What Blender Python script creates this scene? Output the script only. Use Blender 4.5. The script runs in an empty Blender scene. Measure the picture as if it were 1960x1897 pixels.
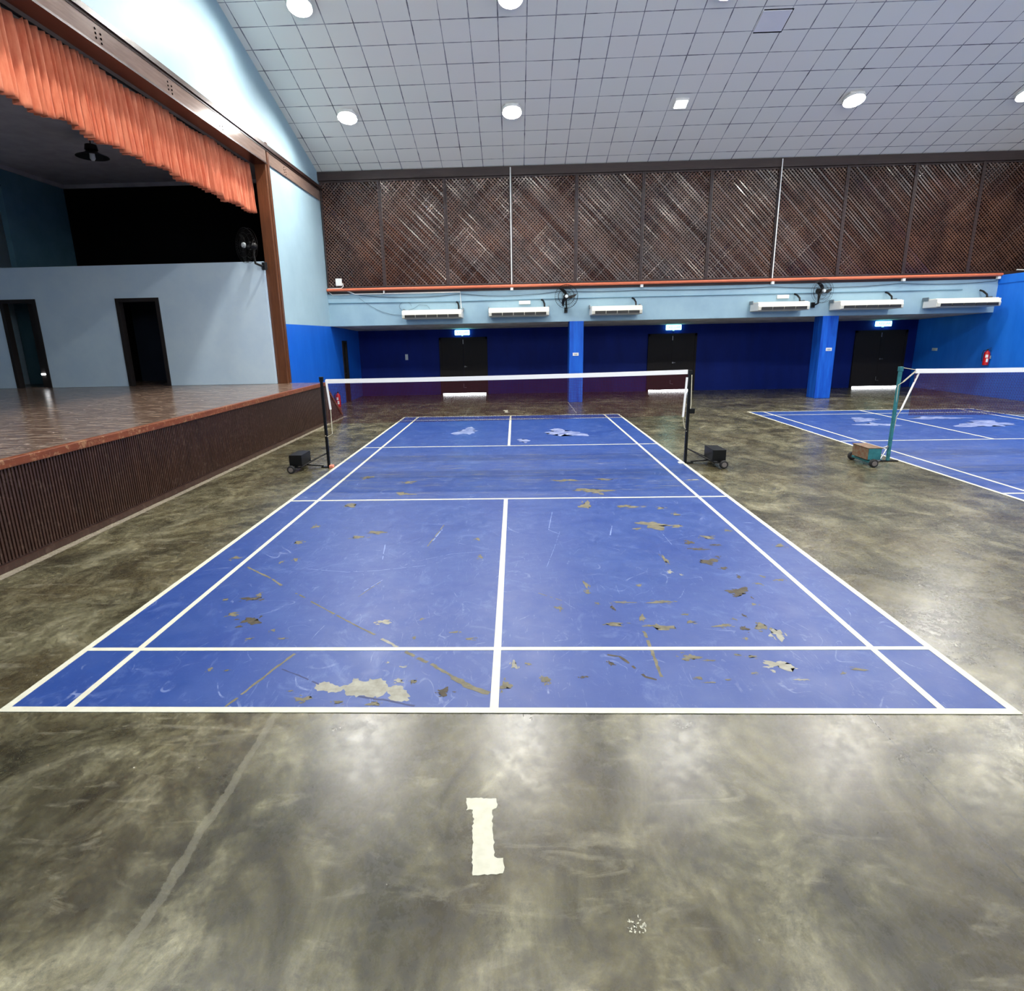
import bpy, bmesh, math, random
from mathutils import Vector, Matrix, noise
random.seed(7)
SC = bpy.context.scene
COL = SC.collection
PI = math.pi

# ---------------------------------------------------------------- camera
FPX = 1109.06
CAM = Vector((0.1522, -3.0085, 2.1716))
yaw, pitch, roll = -0.03624, -0.24232, -0.02040
cy, sy, cp, sp = math.cos(yaw), math.sin(yaw), math.cos(pitch), math.sin(pitch)
fwd = Vector((sy*cp, cy*cp, sp)); rgt = Vector((cy, -sy, 0)); upv = rgt.cross(fwd)
rr = math.cos(roll)*rgt + math.sin(roll)*upv
uu = -math.sin(roll)*rgt + math.cos(roll)*upv
cam_d = bpy.data.cameras.new('camera')
cam = bpy.data.objects.new('camera', cam_d); COL.objects.link(cam)
M = Matrix((rr, uu, -fwd)).transposed().to_4x4(); M.translation = CAM
cam.matrix_world = M
cam_d.sensor_fit = 'HORIZONTAL'; cam_d.sensor_width = 36.0
cam_d.lens = FPX/1960*36.0
cam_d.shift_x = -(950.08-980)/1960
cam_d.shift_y = (919.46-948.5)/1960
cam_d.clip_end = 200
SC.camera = cam

# ---------------------------------------------------------------- world, exposure
w = bpy.data.worlds.new('world'); SC.world = w; w.use_nodes = True
bg = w.node_tree.nodes['Background']
bg.inputs[0].default_value = (0.92, 0.95, 1.0, 1); bg.inputs[1].default_value = 1.2
SC.view_settings.view_transform = 'Standard'; SC.view_settings.look = 'None'
SC.view_settings.gamma = 1; SC.view_settings.use_curve_mapping = False
SC.view_settings.exposure = 1.9
LAMP = 145.0        # radiance of the lit ceiling lamps

# ---------------------------------------------------------------- materials
def lin(r, g, b):
    f = lambda c: ((c/255+0.055)/1.055)**2.4 if c > 10 else c/255/12.92
    return (f(r), f(g), f(b), 1)

class NT:
    def __init__(s, name):
        s.m = bpy.data.materials.new(name); s.m.use_nodes = True
        s.t = s.m.node_tree; s.b = s.t.nodes['Principled BSDF']
    def n(s, typ, **kw):
        nd = s.t.nodes.new(typ)
        for k, v in kw.items():
            if k in nd.inputs: nd.inputs[k].default_value = v
            else: setattr(nd, k, v)
        return nd
    def l(s, a, b): s.t.links.new(a, b)
    def pos(s, sc=(1,1,1), rot=(0,0,0)):
        g = s.n('ShaderNodeNewGeometry'); mp = s.n('ShaderNodeMapping')
        mp.inputs['Scale'].default_value = sc; mp.inputs['Rotation'].default_value = rot
        s.l(g.outputs['Position'], mp.inputs[0]); return mp.outputs[0]
    def noise(s, vec, scale, detail=6, rough=.6, dist=0):
        nd = s.n('ShaderNodeTexNoise', Scale=scale, Detail=detail, Roughness=rough, Distortion=dist)
        s.l(vec, nd.inputs['Vector']); return nd.outputs['Fac']
    def ramp(s, fac, stops, interp='LINEAR'):
        nd = s.n('ShaderNodeValToRGB'); cr = nd.color_ramp; cr.interpolation = interp
        while len(cr.elements) < len(stops): cr.elements.new(.5)
        for e, (p, c) in zip(cr.elements, stops):
            e.position = p; e.color = c if hasattr(c, '__len__') else (c, c, c, 1)
        s.l(fac, nd.inputs[0]); return nd.outputs['Color']
    def mix(s, fac, a, b, mode='MIX'):
        nd = s.n('ShaderNodeMix'); nd.data_type = 'RGBA'; nd.blend_type = mode
        for v, i in ((fac, 0), (a, 6), (b, 7)):
            if hasattr(v, 'is_linked') or isinstance(v, bpy.types.NodeSocket): s.l(v, nd.inputs[i])
            else: nd.inputs[i].default_value = v
        return nd.outputs[2]
    def math(s, op, a, b=None, c=None):
        nd = s.n('ShaderNodeMath'); nd.operation = op
        for v, i in ((a, 0), (b, 1), (c, 2)):
            if v is None: continue
            if isinstance(v, bpy.types.NodeSocket): s.l(v, nd.inputs[i])
            else: nd.inputs[i].default_value = v
        return nd.outputs[0]
    def bump(s, h, strength=.2, dist=.01):
        nd = s.n('ShaderNodeBump', Strength=strength, Distance=dist); s.l(h, nd.inputs['Height'])
        s.l(nd.outputs[0], s.b.inputs['Normal'])
    def sep(s, vec):
        nd = s.n('ShaderNodeSeparateXYZ'); s.l(vec, nd.inputs[0]); return nd.outputs

def plain(name, rgb, rough=.5, metal=0, spec=.5, emit=None, es=1):
    k = NT(name); k.b.inputs['Base Color'].default_value = lin(*rgb)
    k.b.inputs['Roughness'].default_value = rough; k.b.inputs['Metallic'].default_value = metal
    k.b.inputs['Specular IOR Level'].default_value = spec
    if emit:
        k.b.inputs['Emission Color'].default_value = lin(*emit); k.b.inputs['Emission Strength'].default_value = es
    return k.m

def mottled(name, c1, c2, scale=3, rough=.5, sc=(1,1,1), spec=.5, bump=0, lo=.35, hi=.65, detail=6):
    k = NT(name); v = k.pos(sc); f = k.noise(v, scale, detail)
    k.l(k.ramp(f, [(lo, lin(*c1)), (hi, lin(*c2))]), k.b.inputs['Base Color'])
    k.b.inputs['Roughness'].default_value = rough; k.b.inputs['Specular IOR Level'].default_value = spec
    if bump: k.bump(f, bump)
    return k.m

def concrete():
    k = NT('polished_concrete'); g = k.pos()
    wp = k.pos((1, 1, 1))
    big = k.noise(wp, .55, 5, .6, 1.2)
    mid = k.noise(k.pos((1.0, .75, 1)), 2.1, 10, .74, .7)
    fine = k.noise(k.pos((1, .8, 1)), 15, 9, .85, .3)
    grit = k.noise(wp, 140, 3, .8)
    strk = k.noise(k.pos((.9, 3.0, 1), (0, 0, .35)), 2.6, 8, .68, 1.0)
    a = k.ramp(mid, [(.30, lin(34, 32, 23)), (.42, lin(62, 59, 42)), (.52, lin(94, 90, 68)), (.66, lin(138, 133, 108))])
    b = k.ramp(big, [(.38, 0.62), (.50, 1.0), (.60, 1.3)])
    c = k.mix(1.0, a, b, 'MULTIPLY')
    gr = k.ramp(k.noise(wp, .8, 6, .6, .5), [(.44, 0.0), (.60, 1.0)])
    c = k.mix(k.math('MULTIPLY', gr, .28), c, lin(84, 70, 42))
    st = k.ramp(strk, [(.56, 0.0), (.72, .5)])
    c = k.mix(st, c, lin(168, 162, 138))
    fn = k.ramp(fine, [(.37, .45), (.50, 1.0), (.63, 1.45)])
    c = k.mix(.9, c, fn, 'MULTIPLY')
    c = k.mix(.5, c, k.ramp(grit, [(.3, .7), (.7, 1.3)]), 'MULTIPLY')
    dk = k.ramp(k.noise(wp, 2.6, 12, .82, .5), [(.525, 0.0), (.62, .62)])
    c = k.mix(dk, c, lin(48, 45, 34))
    sp = k.ramp(k.noise(wp, 21, 2, .5), [(.775, 0.0), (.79, .9)])
    c = k.mix(sp, c, lin(206, 202, 188))
    s = k.sep(g)
    def line(ax, p, wdt, amt, col, c, nz=.012, ymax=None):
        wob = k.math('MULTIPLY_ADD', mid, nz, -nz/2)
        d = k.math('ABSOLUTE', k.math('ADD', k.math('SUBTRACT', s[ax], p), wob))
        m = k.math('MULTIPLY', k.math('LESS_THAN', d, wdt), amt)
        if ymax: m = k.math('MULTIPLY', m, k.math('MULTIPLY', k.math('LESS_THAN', s[1], ymax[1]), k.math('GREATER_THAN', s[1], ymax[0])))
        return k.mix(m, c, col)
    c = line(0, 2.17, .004, .85, lin(50, 48, 40), c)
    c = line(0, -1.31, .022, .25, lin(165, 160, 138), c, .12)
    c = line(0, 1.90, .016, .7, lin(190, 186, 168), c, .05, (13.8, 16.6))
    c = line(1, 16.6, .022, .8, lin(168, 158, 136), c)
    c = line(0, -4.86, .05, .6, lin(178, 168, 150), c, .06, (-9, 13.9))
    k.l(c, k.b.inputs['Base Color'])
    k.l(k.ramp(fine, [(.3, .36), (.7, .19)]), k.b.inputs['Roughness'])
    k.b.inputs['Specular IOR Level'].default_value = .7
    k.bump(k.math('MULTIPLY_ADD', fine, .5, mid), .16, .004)
    return k.m

def court_paint(name, chalk=0.0):
    k = NT(name); v = k.pos()
    n1 = k.noise(v, 1.3, 6, .6, .4)
    c = k.ramp(n1, [(.3, lin(28, 62, 134)), (.55, lin(38, 70, 138)), (.75, lin(52, 80, 144))])
    sc = k.ramp(k.noise(k.pos((3.5, .55, 1), (0, 0, .5)), 7, 8, .72, 1.5), [(.60, 0.0), (.72, .38)])
    c = k.mix(sc, c, lin(150, 165, 205))
    s2 = k.ramp(k.noise(k.pos((.5, 4, 1), (0, 0, .3)), 6, 8, .75, 1.2), [(.62, 0.0), (.74, .30)])
    c = k.mix(s2, c, lin(140, 156, 200))
    # bands of worn streaks running across the court near the net
    yb = k.ramp(k.math('MULTIPLY', k.sep(v)[1], 1/13.4), [(.33, 0.0), (.40, 1.0), (.58, 1.0), (.63, 0.0)])
    s3 = k.ramp(k.noise(k.pos((.55, 7, 1)), 2.4, 8, .72, .3), [(.53, 0.0), (.62, .62)])
    c = k.mix(k.math('MULTIPLY', yb, s3), c, lin(112, 112, 104))
    s4 = k.ramp(k.noise(k.pos((.45, 8, 1)), 3.1, 8, .72, .3), [(.63, 0.0), (.68, .8)])
    c = k.mix(k.math('MULTIPLY', yb, s4), c, lin(190, 196, 220))
    # curly pale scuff scribbles, thickest in the middle of each half
    for sc_, th, am, seed in ((1.2, .003, .4, .0), (2.6, .005, .3, 5.0), (.6, .0015, .45, 11.0)):
        nz = k.noise(k.pos((1, .8, 1), (0, 0, seed)), sc_, 1.5, .5, .8)
        ln_ = k.math('LESS_THAN', k.math('ABSOLUTE', k.math('SUBTRACT', nz, .5)), th)
        msk = k.ramp(k.noise(v, 2.3+seed*.1, 6, .7, .4), [(.53, 0.0), (.66, am)])
        c = k.mix(k.math('MULTIPLY', ln_, msk), c, lin(170, 184, 218))
    hz = k.ramp(k.noise(k.pos((1, .9, 1), (0, 0, 1)), 3.4, 9, .78, 1.1), [(.54, 0.0), (.72, .42)])
    c = k.mix(hz, c, lin(112, 134, 184))
    # small flakes of lost paint
    fl = k.ramp(k.noise(k.pos((1, 2.2, 1)), 9, 10, .82, .4), [(.685, 0.0), (.70, .9)])
    c = k.mix(fl, c, lin(112, 104, 78))
    if chalk:
        ch = k.ramp(k.noise(k.pos((1, 5, 1)), 3.5, 8, .72, .6), [(.40, 0.0), (.60, chalk)])
        c = k.mix(ch, c, lin(205, 212, 238))
    k.l(c, k.b.inputs['Base Color'])
    k.l(k.ramp(k.noise(v, 5, 6, .7), [(.3, .5), (.7, .34)]), k.b.inputs['Roughness'])
    k.b.inputs['Specular IOR Level'].default_value = .5
    k.bump(k.noise(v, 40, 4, .7), .12, .004)
    return k.m

def ceiling_tiles():
    k = NT('ceiling_tiles'); v = k.pos(); s = k.sep(v)
    P = .625; Q = .6200/1.0470
    fx = k.math('FRACT', k.math('MULTIPLY', k.math('ADD', s[0], 3.89+20*P), 1/P))
    yy = k.math('ABSOLUTE', k.math('SUBTRACT', s[1], 6.7))
    fy = k.math('FRACT', k.math('MULTIPLY', k.math('SUBTRACT', 9.85-.40/1.047+20*Q, yy), 1/Q))
    n = k.noise(v, 1.7, 4, .6)
    wid = k.ramp(n, [(.35, .008), (.65, .024)])
    def edge(f):
        d = k.math('MINIMUM', f, k.math('SUBTRACT', 1.0, f)); return k.math('LESS_THAN', d, wid)
    e = k.math('MAXIMUM', edge(fx), edge(fy))
    tint = k.ramp(k.noise(v, .35, 3, .5), [(.35, lin(244, 244, 236)), (.65, lin(246, 243, 236))])
    st = k.ramp(k.noise(v, 1.1, 9, .8, .6), [(.70, 0.0), (.78, .5)])
    c = k.mix(st, tint, lin(140, 136, 132))
    ln = k.ramp(k.noise(v, 2.3, 3, .6), [(.32, lin(178, 178, 180)), (.5, lin(140, 140, 144)), (.68, lin(84, 84, 88))])
    c = k.mix(e, c, ln)
    k.l(c, k.b.inputs['Base Color']); k.b.inputs['Roughness'].default_value = .85
    return k.m

def two_tone():
    k = NT('two_tone_wall_paint'); v = k.pos(); s = k.sep(v)
    up = k.ramp(k.noise(v, .8, 5, .6), [(.3, lin(160, 190, 204)), (.7, lin(172, 202, 214))])
    lo = k.ramp(k.noise(k.pos((1, 1, .25)), 2.2, 6, .65), [(.3, lin(12, 96, 208)), (.7, lin(24, 108, 220))])
    m = k.math('MAXIMUM', k.math('LESS_THAN', s[2], 2.62), k.math('GREATER_THAN', s[1], 16.7))
    k.l(k.mix(m, up, lo), k.b.inputs['Base Color']); k.b.inputs['Roughness'].default_value = .5
    k.b.inputs['Specular IOR Level'].default_value = .3
    return k.m

def wood(name, c1, c2, rough, axis='z', scuff=None):
    k = NT(name); sc = {'z': (8, 8, .7), 'y': (8, .7, 8), 'x': (.7, 8, 8)}[axis]
    f = k.noise(k.pos(sc), 3, 7, .65, .3)
    c = k.ramp(f, [(.3, lin(*c1)), (.7, lin(*c2))])
    if scuff:
        m = k.ramp(k.noise(k.pos((.8, 3.5, 3)), 4.5, 9, .78, .5), [(.535, 0.0), (.60, scuff[1])])
        c = k.mix(m, c, lin(*scuff[0]))
    k.l(c, k.b.inputs['Base Color']); k.b.inputs['Roughness'].default_value = rough
    k.bump(f, .08, .004)
    return k.m

def fabric():
    k = NT('salmon_velvet'); f = k.noise(k.pos((3, 3, .6)), 4, 5, .6)
    k.l(k.ramp(f, [(.3, lin(196, 98, 66)), (.7, lin(228, 144, 108))]), k.b.inputs['Base Color'])
    k.b.inputs['Roughness'].default_value = .8
    k.b.inputs['Sheen Weight'].default_value = .35; k.b.inputs['Sheen Tint'].default_value = lin(255, 190, 160)
    return k.m

def stage_boards():
    k = NT('worn_stage_boards')
    f = k.noise(k.pos((.7, 6, 6)), 3, 7, .65, .3)
    c = k.ramp(f, [(.3, lin(84, 62, 50)), (.7, lin(120, 96, 80))])
    m = k.ramp(k.noise(k.pos((.5, 3.0, 3)), 5.5, 10, .8, .6), [(.515, 0.0), (.57, .75)])
    c = k.mix(m, c, lin(186, 168, 150))
    m = k.ramp(k.noise(k.pos((1, 1, 1)), 9, 4, .7, .2), [(.64, 0.0), (.67, .9)])
    c = k.mix(m, c, lin(214, 202, 188))
    k.l(c, k.b.inputs['Base Color'])
    k.l(k.ramp(f, [(.3, .26), (.7, .18)]), k.b.inputs['Roughness'])
    k.bump(f, .05, .003)
    return k.m

MT = dict(
 concrete=concrete(), court=court_paint('blue_court_paint'), chalk=court_paint('chalky_court_paint', .65),
 line=mottled('white_line_paint', (212, 209, 186), (224, 221, 200), 9, .5),
 ceil=ceiling_tiles(), wall=two_tone(),
 blue=mottled('blue_wall_paint', (18, 108, 218), (34, 122, 230), 2, .5, (1, 1, .3), .3),
 blue_shaded=mottled('shaded_blue_wall_paint', (3, 30, 108), (5, 36, 122), 2, .6, (1, 1, .3), .2),  # same blue wall paint, recess shade darkened into its colour
 pillar=mottled('pillar_paint', (6, 72, 184), (24, 104, 214), 3, .5, (3, 3, .25), .3),
 sky=mottled('light_blue_paint', (140, 172, 190), (154, 186, 200), 1.2, .6),
 stagewall=mottled('pale_blue_grey_paint', (196, 220, 238), (206, 228, 242), 1.5, .7),
 teal=mottled('teal_paint', (70, 110, 124), (82, 122, 136), 1.5, .8),
 navy=mottled('navy_paint', (24, 36, 56), (32, 44, 64), 1.5, .8),
 black=plain('matt_black', (7, 7, 9), .95, spec=.1),
 stageceil=mottled('grey_plaster', (150, 148, 152), (164, 162, 166), 3, .9),
 soffit=mottled('patchy_plaster', (150, 146, 142), (226, 222, 218), 2.5, .9, (1, 3, 1)),
 lattice=mottled('varnished_lattice', (56, 34, 28), (90, 60, 46), 1.6, .2, (1, 1, 1), .6),
 darkwood=wood('dark_stained_wood', (34, 20, 19), (54, 34, 31), .5, 'x'),
 trimwood=wood('brown_trim_wood', (84, 48, 28), (108, 66, 40), .32, 'z'),
 header=wood('glossy_header_board', (112, 92, 82), (138, 116, 104), .16, 'y'),
 headerdark=wood('dark_header_moulding', (38, 20, 16), (56, 32, 24), .35, 'y'),
 skirt=wood('stage_skirt_wood', (48, 30, 24), (74, 48, 38), .38, 'z', ((120, 98, 84), .35)),
 nosing=wood('stage_nosing_wood', (100, 46, 22), (136, 70, 38), .4, 'y', ((190, 150, 110), .6)),
 stagefloor=stage_boards(),
 door=wood('dark_door_wood', (16, 11, 10), (24, 16, 14), .75, 'z'),
 fabric=fabric(),
 white=plain('white_plastic', (232, 232, 228), .45), cream=plain('cream_metal', (226, 224, 208), .45),
 grille=plain('dark_grille', (38, 38, 36), .5), slat=plain('grey_louvre', (84, 82, 76), .5),
 blackm=plain('black_painted_metal', (9, 9, 10), .4, spec=.3), rubber=plain('black_rubber', (24, 23, 23), .7),
 steel=plain('bare_steel', (150, 150, 150), .35, .9), rim=plain('grey_wheel_rim', (120, 112, 108), .5, .3),
 tealm=mottled('teal_metal_paint', (28, 96, 104), (50, 124, 128), 12, .5),
 rust=mottled('rusty_paint', (112, 68, 44), (120, 110, 88), 14, .7),
 redp=plain('extinguisher_red', (196, 22, 26), .3), orange=plain('orange_pipe_paint', (208, 110, 76), .5),
 conduit=plain('painted_conduit', (112, 152, 172), .6), cable=plain('grey_cable', (72, 92, 104), .6),
 tape=plain('white_net_tape', (244, 243, 238), .7), netting=plain('maroon_netting', (70, 14, 28), .8, spec=.2),
 rope=plain('pale_rope', (206, 198, 170), .8), clay=plain('orange_block', (226, 138, 112), .7),
 hub=plain('pale_hub', (214, 222, 224), .4), voidm=plain('void_black', (4, 4, 5), 1, spec=0),
 exitface=plain('lit_exit_panel', (90, 200, 205), .4, emit=(140, 242, 240), es=1.3),
 exittext=plain('exit_lettering', (40, 150, 160), .5, emit=(50, 190, 200), es=1.0),
 daylight=plain('daylight_under_door', (255, 255, 255), .5, emit=(250, 252, 255), es=4),
 lamp=plain('lit_lamp_diffuser', (255, 255, 250), .5, emit=(255, 252, 246), es=LAMP),
 lampoff=plain('dim_lamp_diffuser', (240, 240, 240), .5, emit=(255, 255, 250), es=1.6),
 tile=mottled('loose_ceiling_tile', (238, 236, 240), (242, 240, 244), 2, .85),
 bare=mottled('bare_concrete', (90, 85, 64), (124, 117, 92), 14, .6),
 bared=mottled('bare_dark_concrete', (54, 46, 32), (82, 72, 52), 16, .65),
 barep=mottled('bare_pale_concrete', (132, 130, 114), (164, 161, 146), 12, .5),
 smear=plain('dark_skid_mark', (36, 50, 100), .5), scratch=plain('pale_scratch', (122, 142, 190), .5),
 floormark=mottled('worn_floor_marking', (206, 203, 180), (220, 217, 196), 20, .55),
)

# ---------------------------------------------------------------- mesh helpers
class MB:
    def __init__(s): s.bm = bmesh.new()
    def box(s, x0, x1, y0, y1, z0, z1, mat=None):
        co = [(x, y, z) for x in (x0, x1) for y in (y0, y1) for z in (z0, z1)]
        if mat is not None: co = [mat @ Vector(c) for c in co]
        v = [s.bm.verts.new(c) for c in co]
        for f in ((0,1,3,2), (4,6,7,5), (0,4,5,1), (2,3,7,6), (0,2,6,4), (1,5,7,3)): s.bm.faces.new([v[i] for i in f])
        return s
    def bar(s, a, b, w, h, up=(0, 0, 1)):
        a, b = Vector(a), Vector(b); d = (b-a); L = d.length; d.normalize()
        u = Vector(up); sd = d.cross(u)
        if sd.length < 1e-4: sd = d.cross(Vector((1, 0, 0)))
        sd.normalize(); u = sd.cross(d)
        m = Matrix((d, sd, u)).transposed().to_4x4(); m.translation = a
        return s.box(0, L, -w/2, w/2, -h/2, h/2, m)
    def tube(s, pts, r, n=8, cap=True):
        pts = [Vector(p) for p in pts]; rings = []
        t0 = (pts[1]-pts[0]).normalized()
        ref = Vector((0, 0, 1)) if abs(t0.z) < .9 else Vector((1, 0, 0))
        for i, p in enumerate(pts):
            a = pts[max(i-1, 0)]; b = pts[min(i+1, len(pts)-1)]; t = (b-a).normalized()
            sd = t.cross(ref)
            if sd.length < 1e-3: sd = t.cross(Vector((0, 1, 0)))
            sd.normalize(); u = sd.cross(t); ref = u
            rad = r[i] if hasattr(r, '__len__') else r
            rings.append([s.bm.verts.new(p+rad*(math.cos(2*PI*j/n)*sd+math.sin(2*PI*j/n)*u)) for j in range(n)])
        for q in range(len(rings)-1):
            for j in range(n): s.bm.faces.new((rings[q][j], rings[q][(j+1)%n], rings[q+1][(j+1)%n], rings[q+1][j]))
        if cap: s.bm.faces.new(rings[0][::-1]); s.bm.faces.new(rings[-1])
        return s
    def lathe(s, prof, n=24, mat=None):
        rings = []
        for r, z in prof:
            rings.append([s.bm.verts.new((mat or Matrix()) @ Vector((max(r, 1e-4)*math.cos(2*PI*j/n), max(r, 1e-4)*math.sin(2*PI*j/n), z))) for j in range(n)])
        for q in range(len(rings)-1):
            for j in range(n): s.bm.faces.new((rings[q][j], rings[q][(j+1)%n], rings[q+1][(j+1)%n], rings[q+1][j]))
        s.bm.faces.new(rings[0][::-1]); s.bm.faces.new(rings[-1])
        return s
    def prism(s, poly, axis, a0, a1):
        # poly: list of (p,q); axis x -> (y,z), y -> (x,z), z -> (x,y)
        mk = {'x': lambda p, q, a: (a, p, q), 'y': lambda p, q, a: (p, a, q), 'z': lambda p, q, a: (p, q, a)}[axis]
        A = [s.bm.verts.new(mk(p, q, a0)) for p, q in poly]; B = [s.bm.verts.new(mk(p, q, a1)) for p, q in poly]
        n = len(poly)
        s.bm.faces.new(A[::-1]); s.bm.faces.new(B)
        for i in range(n): s.bm.faces.new((A[i], A[(i+1)%n], B[(i+1)%n], B[i]))
        return s
    def flat(s, pts, z):
        s.bm.faces.new([s.bm.verts.new((p[0], p[1], z)) for p in pts]); return s
    def ring(s, c, R, r, m=24, n=5, mat=None):
        c = Vector(c); mat = mat or Matrix()
        V = []
        for i in range(m):
            a = 2*PI*i/m; row = []
            for j in range(n):
                b = 2*PI*j/n
                row.append(s.bm.verts.new(mat @ (c+Vector(((R+r*math.cos(b))*math.cos(a), r*math.sin(b), (R+r*math.cos(b))*math.sin(a))))))
            V.append(row)
        for i in range(m):
            for j in range(n): s.bm.faces.new((V[i][j], V[(i+1)%m][j], V[(i+1)%m][(j+1)%n], V[i][(j+1)%n]))
        return s
    def build(s, name, mat, parent=None, smooth=False, bevel=0, keepn=False):
        if not keepn: bmesh.ops.recalc_face_normals(s.bm, faces=s.bm.faces)
        me = bpy.data.meshes.new(name); s.bm.to_mesh(me); s.bm.free()
        me.materials.append(MT[mat])
        if smooth:
            for p in me.polygons: p.use_smooth = True
            try: me.set_sharp_from_angle(angle=math.radians(40))
            except Exception: pass
        o = bpy.data.objects.new(name, me); COL.objects.link(o)
        if parent is not None: o.parent = parent
        if bevel:
            b = o.modifiers.new('bevel', 'BEVEL'); b.width = bevel; b.segments = 2; b.limit_method = 'ANGLE'
        return o

def tag(o, label=None, cat=None, group=None, kind=None):
    if label: o['label'] = label
    if cat: o['category'] = cat
    if group: o['group'] = group
    if kind: o['kind'] = kind
    return o
def thing(name, label, cat, loc=(0, 0, 0), rz=0, group=None):
    o = bpy.data.objects.new(name, None); COL.objects.link(o); o.empty_display_size = .2
    o.location = loc; o.rotation_euler = (0, 0, rz); return tag(o, label, cat, group)
def struct(o): o['kind'] = 'structure'; return o
def stuff(o): o['kind'] = 'stuff'; return o
def dup(root, loc, label, rz=None, scale=None):
    r = root.copy(); COL.objects.link(r); r.location = loc; r['label'] = label
    if rz is not None: r.rotation_euler = (0, 0, rz)
    if scale: r.scale = scale
    for ch in list(root.children):
        c = ch.copy(); COL.objects.link(c); c.parent = r
        for g in list(ch.children):
            d = g.copy(); COL.objects.link(d); d.parent = c
    return r

# ---------------------------------------------------------------- room shell
XL, YB, YF, XR = -5.92, 16.55, 20.0, 15.28        # stage wall, gallery beam face, recess back wall, right wall
def zc(y): return 10.2935-.31*abs(y-6.7)           # pitched ceiling height
struct(MB().box(-15, 19.6, -5, 20.4, -.2, 0).build('floor', 'concrete'))
m = MB()
for (ya, yb) in ((-4.4, 6.7), (6.7, 16.75)):
    m.prism([(ya, zc(ya)), (yb, zc(yb)), (yb, zc(yb)+.12), (ya, zc(ya)+.12)], 'x', -6.2, 19.4)
struct(m.build('ceiling', 'ceil'))
# stage side wall: gable over the header, and the pieces beside the proscenium opening
m = MB()
m.prism([(-4.4, 6.42), (16.75, 6.42), (16.75, zc(16.75)), (6.7, zc(6.7)), (-4.4, zc(-4.4))], 'x', XL-.2, XL)
struct(m.build('wall_left', 'wall'))
m = MB()
m.box(XL-.2, XL, 12.55, 17.68, 0, 6.42).box(XL-.2, XL, 18.22, 20, 0, 6.42).box(XL-.2, XL, 17.68, 18.22, 2.15, 6.42)
struct(m.build('wall_left', 'wall'))
struct(MB().box(XL-.2, XL, -4.4, .95, 0, 6.42).build('wall_left', 'wall'))
struct(MB().box(-6.12, 15.5, YF, YF+.15, 0, 2.7).build('wall_far', 'blue_shaded'))
struct(MB().box(-6.2, 19.4, -4.6, -4.4, 0, 4.6).build('wall_near', 'sky'))
# right wall: low gallery wall, open above
m = MB().box(XR, XR+.18, -4.4, 20.0, 0, 3.48).box(XR-.02, XR+.2, -4.4, 16.62, 3.48, 3.73)
struct(m.build('wall_right', 'blue'))
struct(MB().box(XR+.18, 19.4, -4.4, 16.6, 3.3, 3.42).build('floor_gallery', 'concrete'))
struct(MB().box(19.2, 19.4, -4.4, 20.2, 0, 8.6).build('wall_gallery', 'stageceil'))
# beam face over the recess, recess soffit
struct(MB().box(XL, XR, YB, YB+.3, 2.62, 3.625).build('wall_beam', 'sky'))
struct(MB().prism([(YB+.3, 2.615), (YF, 2.50), (YF, 2.56), (YB+.3, 2.70)], 'x', XL, XR).build('ceiling_recess', 'soffit'))
struct(MB().box(XL, 18.6, YB-.01, YB+.1, 3.625, 3.80).build('trim_1', 'darkwood'))       # board under the lattice
struct(MB().box(XL, 18.6, YB-.06, YB+.12, 6.99, 7.235).build('trim_2', 'darkwood'))      # board over the lattice
m = MB().box(XL, XR+.2, YB+3.2, YB+3.3, 2.7, 7.4).box(XR+.2, 19.2, YB+3.2, YB+3.3, 2.7, 7.4).box(XL, 19.2, YB+.12, YB+3.3, 7.3, 7.4)
struct(m.build('wall_upper', 'black'))
struct(MB().box(XL, 19.2, YB+.12, YF, 3.62, 3.66).build('floor_loft', 'black'))
struct(MB().box(XL-.1, XL, YB+.2, YF, 2.7, 7.4).build('wall_loft_left', 'black'))

# pillars
for k, (x0, x1, lab) in enumerate(((1.92, 2.38, 'square blue painted pillar behind the net of the near court, left of the two'),
                                   (9.98, 10.48, 'square blue painted pillar behind the right court, right of the two'))):
    o = MB().box(x0, x1, 16.5, 17.05, 0, 2.62).build('pillar', 'pillar', bevel=.012); tag(o, lab, 'pillar', 'blue pillars under the beam')

# ---------------------------------------------------------------- proscenium
m = MB().box(XL, XL+.05, -4.4, 12.42, 6.42, 6.74).box(XL, XL+.04, 12.62, 16.5, 6.42, 6.74)
struct(m.build('trim_3', 'header'))
struct(MB().box(XL, XL+.09, -4.4, 16.5, 6.74, 6.83).box(XL, XL+.06, -4.4, 16.5, 6.70, 6.74).build('trim_4', 'headerdark'))
struct(MB().box(XL-.26, XL+.065, 1.0, 12.42, 6.385, 6.419).build('trim_5', 'headerdark'))
struct(MB().box(-6.17, XL+.02, 12.40, 12.52, 0, 6.86).box(XL, XL+.05, 12.50, 12.60, 1.09, 6.9).build('trim_6', 'trimwood', bevel=.006))
struct(MB().box(-6.17, XL+.02, .94, 1.06, 0, 6.86).build('trim_7', 'trimwood'))
m = MB()                                                                  # ventilation holes of the header
for yc in (2.9, 4.73, 6.56, 8.37, 10.19, 13.65):
    xx = XL+(.052 if yc < 12 else .042)
    for dy, dz in ((-.055, .06), (-.055, 0), (-.055, -.06), (.055, .03), (.055, -.03), (.055, -.09)):
        m.lathe([(.016, 0), (.016, .004)], 10, Matrix.Translation((xx, yc+dy, 6.56+dz)) @ Matrix.Rotation(PI/2, 4, 'Y'))
struct(m.build('trim_8', 'voidm'))
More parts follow.
